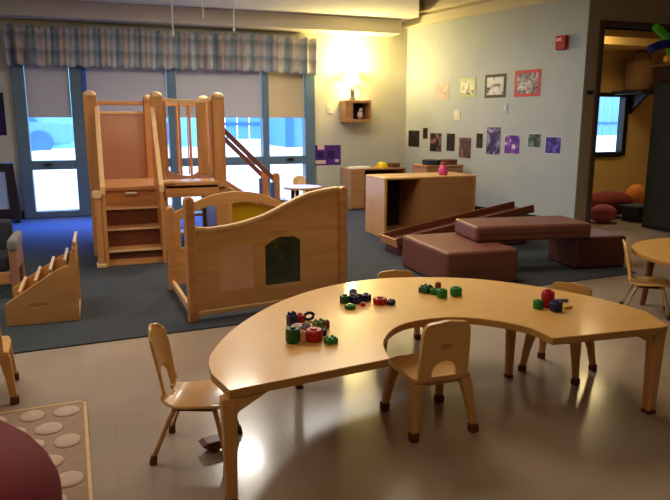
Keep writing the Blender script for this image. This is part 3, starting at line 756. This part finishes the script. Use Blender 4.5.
# ---------------------------------------------------------------- shelf units
def cab1():
    t = thing('bookshelf', 'low wooden shelf unit with one dark open bay and a tan back panel', 'shelf unit', (2.70, 5.96, .0085))
    W, Dp, Hh = 1.06, .50, .60
    MB().box(0, .03, 0, Dp, 0, Hh).build('side_panel', M['shelf_side'], t, bevel=.006)
    MB().box(W-.03, W, 0, Dp, 0, Hh).build('side_panel', M['shelf_side'], t, bevel=.006)
    MB().box(0, W, 0, Dp, Hh, Hh+.02).build('top', M['birch'], t, bevel=.005)
    MB().box(.03, W-.03, .01, Dp, .02, .05).build('bottom', M['shelf'], t)
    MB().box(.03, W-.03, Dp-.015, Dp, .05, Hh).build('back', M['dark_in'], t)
    MB().box(.40, .42, .0, Dp-.015, .05, Hh).build('divider', M['shelf'], t)
    MB().box(.42, W-.03, 0, .015, .04, Hh).build('front_panel', M['shelf'], t, bevel=.002)
cab1()
def cab2():
    t = thing('bookshelf', 'small wooden cupboard against the window wall under the lamp', 'shelf unit', (3.17, 8.1, .0085))
    MB().box(0, .02, 0, .4, 0, .53).build('side_panel', M['shelf'], t, bevel=.004)
    MB().box(.80, .82, 0, .4, 0, .53).build('side_panel', M['shelf'], t, bevel=.004)
    MB().box(0, .82, 0, .4, .53, .55).build('top', M['shelf'], t, bevel=.004)
    MB().box(.02, .80, .02, .4, .0, .03).box(.02, .8, .02, .39, .26, .28).build('shelf', M['shelf'], t)
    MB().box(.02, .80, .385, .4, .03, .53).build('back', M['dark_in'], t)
    MB().box(.0, .2, -.015, 0, .02, .53).build('door', M['shelf'], t, bevel=.003)
cab2()
t = thing('paper_stack', 'stack of white papers on the cupboard under the lamp', 'papers', (3.32, 8.22, .558), .1)
MB().box(-.12, .14, -.09, .1, 0, .012).build('lower_sheets', M['white'], t); MB().box(-.08, .16, -.08, .1, .012, .022).build('upper_sheets', M['white'], t)
t = thing('toy_bowl', 'bright yellow upturned bowl on the cupboard under the lamp', 'bowl', (3.69, 8.25, .558))
MB().lathe([(.085, 0), (.085, .01), (.075, .045), (.05, .07), (.02, .078)], 20).build('bowl', M['yellow'], t, smooth=True); MB().lathe([(.09, .0), (.09, .0085)], 20).build('rim', M['yellow'], t)
t = thing('basket', 'low brown woven basket on the cupboard beside the yellow bowl', 'basket', (3.88, 8.3, .558))
MB().lathe([(.09, 0), (.11, .05), (.105, .052), (.09, .04)], 20).build('body', M['wicker'], t)
# cupboard behind the low shelf, beside the picture wall
t = thing('storage_cabinet', 'reddish cupboard behind the low shelf unit against the picture wall', 'cabinet', (3.88, 7.30, .0085))
MB().box(0, .52, 0, .4, 0, .61).build('body', mottled('reddish_ply', (170, 112, 88), (182, 124, 98), 4), t, bevel=.004)
MB().box(-.01, .53, -.01, .4, .61, .63).build('top', M['maple_x'], t, bevel=.004)
MB().box(.02, .5, -.012, 0, .03, .59).build('door', M['shelf'], t, bevel=.003)
for x, c, l in ((4.02, 'charcoal', 'dark grey round tin on the reddish cupboard, left one'), (4.27, 'dark_wood', 'dark brown round tin on the reddish cupboard, right one')):
    t = thing('round_tin', l, 'tin', (x, 7.45, .638), group='tins on the reddish cupboard')
    MB().lathe([(.11, 0), (.115, .01), (.115, .05), (.11, .055)], 20).build('body', M[c], t); MB().lathe([(.118, .045), (.118, .06), (.1, .065)], 20).build('lid', M[c], t)
t = thing('toy_bottle', 'pink toy bottle standing on top of the low shelf unit', 'toy', (3.45, 6.12, .628))
MB().lathe([(.045, 0), (.05, .02), (.05, .07), (.03, .095), (.022, .11)], 18).build('body', M['magenta'], t, smooth=True)
MB().lathe([(.026, .108), (.026, .13), (.02, .135)], 14).build('cap', M['pinkf'], t)

# ---------------------------------------------------------------- book rack left
def rack():
    t = thing('book_rack', 'low slanted wooden book display rack on the carpet at left', 'book rack', (-.56, 4.09, .0085), 0)
    prof = [(0, 0), (.40, 0), (.405, .44), (.385, .45), (.36, .345), (.30, .325), (0, .135)]
    a_ = slab_with_hole('side_panel', prof, [arc(.185, .115, .055, .011, 0, 360, 16)[:-1]], .018, M['birch'], t, 'Y', 0, .003)
    MB().box(.13, .24, .014, .019, .10, .13).build('slot_backing', M['edge'], t)
    MB().prism(prof, .42, .438, 'Y').build('side_panel', M['birch'], t, bevel=.003)
    for x0, z0, x1, z1, lab in ((.02, .02, .075, .20, 0), (.11, .04, .165, .26, 0), (.20, .06, .25, .32, 0), (.29, .08, .335, .37, 0), (.36, .02, .395, .475, 1)):
        dv = MB().prism([(x0, z0), (x0+.012, z0), (x1+.012, z1), (x1, z1)], .018, .42).build('divider', M['birch'], t, bevel=.002)
        MB().prism([(x1-.004, z1-.012), (x1+.014, z1-.012), (x1+.014, z1+.004), (x1-.002, z1+.004)], .018, .42).build('divider_lip', M['edge'], dv)
    MB().box(.0, .40, .018, .42, 0.0, .02).build('bottom', M['birch'], t)
rack()
# armchair left
t = thing('child_armchair', 'low wooden armchair with charcoal cushions at the left edge', 'armchair', (-.93, 4.75, .0085), 0)
side = [(0, 0), (.07, 0), (.08, .18), (.34, .18), (.35, 0), (.42, 0), (.42, .30), (.40, .37), (.34, .40), (.2, .40), (.05, .38), (.01, .33)]
for x in (0, .33): MB().prism(side, x, x+.05, 'X').build('side_frame', mottled('armchair_wood', (150, 106, 84), (166, 120, 96), 4), t, bevel=.015, seg=3)
MB().box(.05, .33, .02, .05, .10, .18).build('front_rail', M['maple_x'], t, bevel=.005)
MB().box(.05, .33, .04, .38, .18, .29).build('seat_cushion', M['charcoal'], t, bevel=.03, seg=4)
MB().box(.05, .33, .30, .40, .27, .50).build('back_cushion', M['charcoal'], t, bevel=.03, seg=4)
MB().box(.325, .388, .0, .42, .32, .41).build('arm_pad', M['grey_fab'], t, bevel=.028, seg=4)
# dark standing mirror far left
t = thing('standing_mirror', 'dark wooden framed mirror standing by the wall at far left', 'mirror', (-1.12, 8.45, .0085), .1)
slab_with_hole('frame', [(-.22, .05), (.24, .05), (.20, .70), (-.22, .70)], [[(-.14, .16), (.12, .16), (.11, .60), (-.14, .60)]], .04, mottled('mirror_frame', (34, 20, 20), (44, 28, 26), 4), t, 'Y', 0, .006)
MB().box(-.15, .13, .02, .03, .15, .61).build('mirror_glass', M['paleblue'], t)  # pane does not mirror; reflected brightness is painted in its colour
for x in (-.22, .17): MB().box(x, x+.05, -.08, .16, 0, .055).build('foot', M['black'], t, bevel=.004)
# rug
def rug():
    t = thing('pebble_rug', 'beige rug with raised oval pebble pattern at lower left', 'rug', (-.112, 2.852, 0), R(2))
    MB().box(-1.15, 0, -1.35, 0, 0.0005, .007).build('base', mottled('rug_base', (156, 130, 112), (166, 140, 120), 40, rough=.95, bump=.3), t, bevel=.002)
    m = MB(); rnd = random.Random(7)
    k = 0
    for j in range(9):
        for i in range(9):
            x = -.075-i*.135-(j % 2)*.06+rnd.uniform(-.01, .01); y = -.085-j*.142+rnd.uniform(-.008, .0085)
            if x < -1.09: continue
            m.ell((x, y, .007), (rnd.uniform(.050, .060), rnd.uniform(.052, .062), .010), 16, 6)
    m.build('pebbles', mottled('pebble_pile', (192, 168, 150), (204, 180, 162), 30, rough=.95), t, smooth=True)
    MB().box(-.012, 0, -1.35, 0, .007, .0085).box(-1.15, 0, -.012, 0, .007, .0085).build('border', M['edge'], t)
rug()
# bean bag
t = thing('bean_bag', 'maroon fabric bean bag in the bottom left corner of the picture', 'bean bag', (-.575, 1.84, .0185), 0)
MB().lathe([(.05, 0), (.34, .01), (.42, .08), (.43, .16), (.38, .26), (.28, .34), (.14, .39), (.03, .40)], 28).build('body', M['maroon'], t, smooth=True, sub=1)
MB().tube([(.18*math.cos(k*.5), .18*math.sin(k*.5), .385) for k in range(14)], .006, 6).build('piping', M['dred'], t)

# ---------------------------------------------------------------- lamp shelf and wall things
t = thing('wall_cubby', 'small open wooden cubby box mounted on the wall under the glowing lamp', 'wall shelf', (3.27, 8.8, 1.17))
slab_with_hole('box', [(0, 0), (.38, 0), (.38, .30), (0, .30)], [[(.11, .04), (.35, .04), (.35, .26), (.11, .26)]], .25, M['shelf'], t, 'Y', -.25, .004)
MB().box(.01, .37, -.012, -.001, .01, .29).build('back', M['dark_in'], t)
t = thing('cubby_ornament', 'small pale ornament inside the wall cubby', 'ornament', (3.53, 8.66, 1.211))
MB().ell((0, 0, .06), (.045, .04, .06)).build('body', M['pinkw'], t, smooth=True); MB().ell((.01, 0, .13), (.028, .025, .028)).build('head', M['pinkw'], t, smooth=True)
t = thing('table_lamp', 'lit table lamp with a dark stem standing on the wall cubby', 'lamp', (3.42, 8.68, 1.47))
MB().lathe([(.05, 0), (.052, .012), (.03, .03), (.026, .08), (.034, .13), (.018, .17), (.012, .22)], 18).build('base', M['black'], t, smooth=True)
MB().lathe([(.006, .2), (.006, .34)], 8).build('stem', M['black'], t)
MB().tube([(.13*math.cos(a_), 0, .09+.12*math.sin(a_)) for a_ in [R(-40+10*k) for k in range(13)]], .007, 6).build('harp_handle', M['yellow'], t)
def lampshade():
    bm = MB(); seg = 28; vs = []; fs = []
    for (r_, z) in ((.115, .24), (.075, .33), (.075, .36), (.10, .46)):
        for k in range(seg): vs.append((r_*math.cos(2*PI*k/seg), r_*math.sin(2*PI*k/seg), z))
    for i in range(3):
        for k in range(seg):
            a_ = i*seg+k; b_ = i*seg+(k+1) % seg; fs.append((a_, b_, b_+seg, a_+seg))
    bm._add(vs, fs); return bm.build('lamp_shade', M['bulb'], t, smooth=True)
lampshade()
def point(name, loc, power, col, size):
    l = D.lights.new(name, 'POINT'); l.energy = power; l.color = col; l.shadow_soft_size = size
    o = D.objects.new(name, l); o.location = loc; C.objects.link(o); return o
point('lamp_light_upper', (3.40, 8.66, 1.98), 72, (1, .80, .30), .04)
point('lamp_light_lower', (3.40, 8.62, 1.68), 14, (1, .80, .30), .03)

def plate(u0, z0, u1, z1, name, label, cat, mat, holder_b=True, off=.0, frame=None, group=None, bev=.004, sub=None):
    """flat item on the right wall: s runs along the wall from the window corner, z is height"""
    t = thing(name, label, cat, (a.x, a.y, 0), ang, group)
    if frame:
        MB().box(u0, u1, -.006, -.001, z0, z1).build('border', frame, t, bevel=.002)
        bw = .035
        MB().box(u0+bw, u1-bw, -.008, -.005, z0+bw, z1-bw).build('artwork', mat, t)
    else:
        MB().box(u0, u1, -.004, -.001, z0, z1).build('sheet', mat, t, bevel=.001)
    return t
G1 = 'framed drawings in the upper row on the wall'; G2 = 'small dark prints in the lower row on the wall'
white = (226, 222, 220)
plate(.66, 1.47, .93, 1.69, 'wall_picture', 'pale pink faint drawing, leftmost of the upper row', 'picture', art('art_pink', [(206, 196, 176), (190, 170, 170), (170, 150, 160)], 10, 1), frame=mottled('frame_pink', (190, 170, 168), (200, 178, 176), 5), group=G1)
plate(1.13, 1.49, 1.44, 1.73, 'wall_picture', 'white drawing with a pale green border, second in the upper row', 'picture', art('art_green', [(230, 228, 210), (220, 218, 206), (70, 70, 60)], 9, 2), frame=mottled('frame_green', (176, 190, 140), (186, 200, 150), 5), group=G1)
plate(1.60, 1.47, 1.95, 1.75, 'wall_picture', 'white drawing with a dark grey border, third in the upper row', 'picture', art('art_grey', [(226, 224, 224), (206, 204, 206), (70, 66, 84)], 8, 3), frame=mottled('frame_dark', (64, 56, 64), (76, 66, 74), 5), group=G1)
plate(2.09, 1.47, 2.48, 1.77, 'wall_picture', 'grey patterned drawing with a red border, rightmost of the upper row', 'picture', art('art_red', [(220, 220, 224), (150, 140, 150), (90, 50, 60)], 12, 4), frame=mottled('frame_red', (190, 60, 66), (204, 74, 78), 5), group=G1)
dk = [(20, 14, 22), (40, 26, 34), (60, 40, 44)]
low = [(.08, .82, .33, 1.05, 'large nearly black print, leftmost of the lower row', dk),
       (.41, .94, .51, 1.09, 'tiny narrow black print, second in the lower row', dk),
       (.57, .77, .81, 1.02, 'dark print with a brown smudge, third in the lower row', [(24, 16, 28), (50, 34, 40), (140, 96, 90)]),
       (.92, .79, 1.08, 1.02, 'narrow tall black print, fourth in the lower row', dk),
       (1.17, .71, 1.39, .97, 'dark brown print hanging lowest, fifth in the lower row', [(40, 28, 40), (90, 60, 70), (150, 110, 100)]),
       (1.49, .85, 1.60, 1.03, 'narrow black print, sixth in the lower row', dk),
       (1.67, .78, 1.90, 1.11, 'tall dark blue and purple print, seventh in the lower row', [(30, 26, 70), (70, 50, 100), (150, 150, 200)]),
       (1.98, .80, 2.22, 1.02, 'bright violet, blue and white print in the lower row', [(50, 40, 150), (120, 60, 160), (225, 215, 240)]),
       (2.35, .89, 2.53, 1.04, 'small dark teal print, ninth in the lower row', [(24, 34, 40), (60, 84, 84), (110, 130, 126)]),
       (2.61, .83, 2.82, 1.01, 'blue violet print, rightmost of the lower row', [(34, 30, 110), (60, 54, 150), (110, 100, 200)])]
pb = mottled('print_mount', (206, 206, 210), (214, 214, 218), 5)
for i, (s0, z0, s1, z1, lab, cols) in enumerate(low):
    t = thing('wall_print', lab, 'picture', (a.x, a.y, 0), ang, G2)
    MB().box(s0-.008, s1+.008, -.003, -.001, z0-.008, z1+.008).build('mount', pb if i > 6 else mottled('mount_warm', (176, 168, 146), (186, 178, 156), 5), t)
    MB().box(s0, s1, -.006, -.003, z0, z1).build('sheet', art('print_%d' % i, cols, 9, i+5), t, bevel=.012)
t = thing('fire_alarm', 'red fire alarm box high on the wall near the doorway', 'fire alarm', (a.x, a.y, 0), ang)
MB().box(2.69, 2.83, -.05, -.001, 1.95, 2.10).build('body', mottled('alarm_red', (160, 24, 28), (176, 32, 36), 5), t, bevel=.012)
MB().box(2.71, 2.78, -.056, -.049, 2.04, 2.075).build('strobe', M['pinkw'], t, bevel=.003)
t = thing('light_switch', 'cream switch plate on the picture wall below the green-bordered drawing', 'switch', (a.x, a.y, 0), ang)
MB().box(1.05, 1.17, -.008, -.001, 1.20, 1.33).build('plate', M['cream'], t, bevel=.003); MB().box(1.09, 1.13, -.014, -.007, 1.24, 1.29).build('rocker', M['white'], t)
t = thing('light_switch', 'pale switch plate on the picture wall below the red-bordered drawing', 'switch', (a.x, a.y, 0), ang)
MB().box(1.93, 2.0, -.008, -.001, 1.28, 1.40).build('plate', M['wall_r'], t, bevel=.003); MB().box(1.95, 1.98, -.014, -.007, 1.32, 1.36).build('rocker', M['white'], t)
t = thing('light_switch', 'light switch plate on the window wall just left of the cubby', 'switch', (3.12, 8.8, 1.29))
MB().box(-.04, .05, -.008, -.001, 0, .12).build('plate', M['white'], t, bevel=.003); MB().box(-.01, .02, -.014, -.007, .04, .08).build('rocker', M['cream'], t)
t = thing('light_switch', 'small black switch plate beside the doorway', 'switch', (5.0, 5.8, 1.47))
MB().box(-.02, .06, -.012, -.001, 0, .04).build('plate', M['black'], t, bevel=.003); MB().box(0, .04, -.018, -.011, .012, .028).build('rocker', M['charcoal'], t)
# purple posters
t = thing('wall_poster', 'purple notice with white patches on the wall right of the window', 'poster', (2.89, 8.8, .57))
MB().box(0, .40, -.004, -.001, 0, .28).build('sheet', M['purple'], t)
for q in ((.0, .17, .02, .07), (.05, .15, .22, .28), (.31, .37, .04, .08)): MB().box(q[0], q[1], -.007, -.003, q[2], q[3]).build('paper_patch', M['pinkw'], t)
for q in ((.05, .14, .10, .19), (.19, .30, .09, .20)): MB().box(q[0], q[1], -.007, -.003, q[2], q[3]).build('dark_patch', M['bluef'] if 0 else mottled('deep_purple', (30, 12, 70), (44, 20, 90), 8), t)
t = MB().box(0, .28, -.004, -.001, 0, .5).build('wall_poster', art('poster_dark', [(20, 12, 40), (40, 20, 70), (60, 40, 110)], 5, 21), loc=(-1.27, 8.8, 1.02))
tag(t, 'dark purple poster on the wall left of the windows', 'poster')

# hanging strings
for (x, y, z, pl) in ((.694, 6, 1.93, 'leftmost'), (.957, 6, 2.09, 'middle and shortest'), (1.227, 6, 1.985, 'rightmost')):
    t = thing('hanging_string', 'white string hanging from the ceiling, %s of three' % pl, 'string', (x, y, z), group='strings hanging from the ceiling')
    MB().tube([(0, 0, 0), (.003, 0, (2.55-z)*.5), (0, 0, 2.55-z)], .006, 6).build('cord', M['string'], t)
    MB().ell((0, 0, 0), (.012, .012, .02), 8, 6).build('knot', M['string'], t)

# ---------------------------------------------------------------- doorway contents
t = thing('tall_cabinet', 'tall dark green cabinet standing at the right of the doorway', 'cabinet', (5.80, 5.30, 0))
MB().box(0, .19, 0, .40, .03, 1.60).build('body', M['dgreen'], t, bevel=.01)
MB().box(.02, .17, -.012, 0, .06, 1.56).build('door', M['dgreen'], t, bevel=.004)
MB().box(.0, .19, 0.0, .4, 0, .03).build('plinth', M['black'], t)
def noodle(name, label, mat, pts, r, loc):
    t_ = thing(name, label, 'foam tube', loc, group='foam tubes on top of the tall cabinet')
    MB().tube(spline(pts, 5), r, 12).build('tube', M[mat], t_, smooth=True)
    MB().tube([pts[0], tuple(Vector(pts[0])+(Vector(pts[0])-Vector(pts[1])).normalized()*.012)], r*.8, 12).build('end_ring', M[mat], t_)
# dark bin on top of the cabinet that carries the coloured tubes
t = thing('storage_bin', 'dark brown bin on top of the tall cabinet', 'bin', (5.76, 5.32, 1.60))
MB().prism([(0, 0), (.30, 0), (.34, .16), (-.02, .16)], 0, .36).build('body', M['dark_in'], t, bevel=.01)
MB().box(-.03, .35, -.01, .37, .16, .18).build('rim', M['brown'], t, bevel=.004)
noodle('foam_tube', 'yellow foam tube, lowest of the three tubes on the bin', 'yfoam', [(0, 0, .0), (.12, 0, .01), (.3, .02, .05), (.6, .03, .02)], .035, (5.60, 5.38, 1.818))
noodle('foam_tube', 'dark blue foam tube, middle of the three tubes on the bin', 'bluef', [(0, 0, .12), (.15, 0, .17), (.32, 0, .18), (.42, 0, .13), (.44, 0, .0)], .045, (5.50, 5.50, 1.805))
noodle('foam_tube', 'lime green foam tube, topmost of the three tubes on the bin', 'lime', [(0, 0, .37), (.1, 0, .31), (.2, 0, .24), (.26, 0, .03)], .042, (5.66, 5.62, 1.80))
t = thing('wall_bracket_shelf', 'black bracket shelf on the ochre wall seen through the doorway', 'shelf', (7.33, 8.0, 1.57))
MB().box(0, .62, -.58, -.001, 0, .05).build('board', M['black'], t, bevel=.005)
MB().prism([(-.32, 0), (-.002, 0), (-.002, -.28)], .35, .40, 'X').build('bracket', M['black'], t)
t = thing('wicker_basket', 'big brown wicker basket on the black bracket shelf', 'basket', (7.55, 7.70, 1.621))
MB().lathe([(.19, 0), (.205, .02), (.22, .2), (.235, .38), (.24, .42), (.22, .42), (.2, .36)], 24).build('body', M['wicker'], t, smooth=True)
MB().tube([(.17*math.cos(k), 0, .44+.12*math.sin(k)) for k in [R(18*j) for j in range(11)]], .012, 8).build('handle', M['wicker'], t)
def cushion(name, label, loc, rz, r, mat, cat='cushion'):
    t_ = thing(name, label, cat, loc, rz, 'cushions beyond the doorway')
    MB().ell((0, 0, r[2]), r, 20, 10).build('body', M[mat], t_, smooth=True)
    MB().ell((0, 0, r[2]), (r[0]*1.02, r[1]*1.02, .012), 20, 6).build('piping', M[mat], t_)
cushion('floor_cushion', 'dark red floor cushion seen through the doorway', (6.1, 6.55, 0), .2, (.36, .25, .16), 'dred')
cushion('floor_cushion', 'dusty pink cushion in front of the dark red one', (5.62, 6.12, 0), -.2, (.17, .12, .11), 'pinkf')
cushion('floor_cushion', 'orange cushion at the right beyond the doorway', (6.6, 6.62, 0), .2, (.15, .14, .19), 'orange')
t = thing('toy_bin', 'black toy bin on the floor just beyond the doorway', 'bin', (6.15, 6.1, 0), .1)
MB().prism([(-.15, 0), (.15, 0), (.19, .17), (-.19, .17)], -.12, .12).build('body', M['black'], t, bevel=.01)
MB().box(-.2, .2, -.14, .14, .17, .19).build('rim', M['charcoal'], t, bevel=.004)

# ---------------------------------------------------------------- lights
def area(name, loc, size, power, col, rot=(0, 0, 0), sy=None):
    l = D.lights.new(name, 'AREA'); l.energy = power; l.color = col; l.size = size
    if sy: l.shape = 'RECTANGLE'; l.size_y = sy
    o = D.objects.new(name, l); o.location = loc; o.rotation_euler = rot; C.objects.link(o); return o
area('ceiling_light_near', (.0, .8, 2.5), 1.2, 10, (1, .72, .45))
area('ceiling_light_middle', (1.7, 4.2, 2.5), 1.4, 43, (1, .83, .62))
area('ceiling_light_left', (-1.2, 4.0, 2.5), 1.4, 38, (1, .92, .80))
area('ceiling_light_wall', (2.6, 6.8, 2.5), 1.2, 22, (1, .97, .90))
area('ceiling_light_far', (1.33, 6.6, 2.5), .34, 34, (1, .93, .80))
area('beyond_light', (6.1, 6.9, 2.5), .6, 24, (1, .76, .36))
area('window_daylight', (.6, 8.55, 1.15), 3.4, 95, (.03, .16, 1.0), (R(-28), 0, 0), .3)
D.lights['window_daylight'].spread = R(80)

w = D.worlds.new('world'); bpy.context.scene.world = w; w.use_nodes = True
nt = w.node_tree; bg = nt.nodes['Background']
tc = nt.nodes.new('ShaderNodeTexCoord'); sp = nt.nodes.new('ShaderNodeSeparateXYZ'); nt.links.new(tc.outputs['Generated'], sp.inputs[0])
r = ramp(nt, [(0, (244, 246, 255)), (.5, (205, 226, 250))]); nt.links.new(sp.outputs[2], r.inputs[0]); nt.links.new(r.outputs[0], bg.inputs[0])
bg.inputs[1].default_value = 4.2

sc = bpy.context.scene
sc.view_settings.view_transform = 'Standard'
sc.view_settings.look = 'None'
sc.view_settings.exposure = 0
sc.cycles.max_bounces = 8
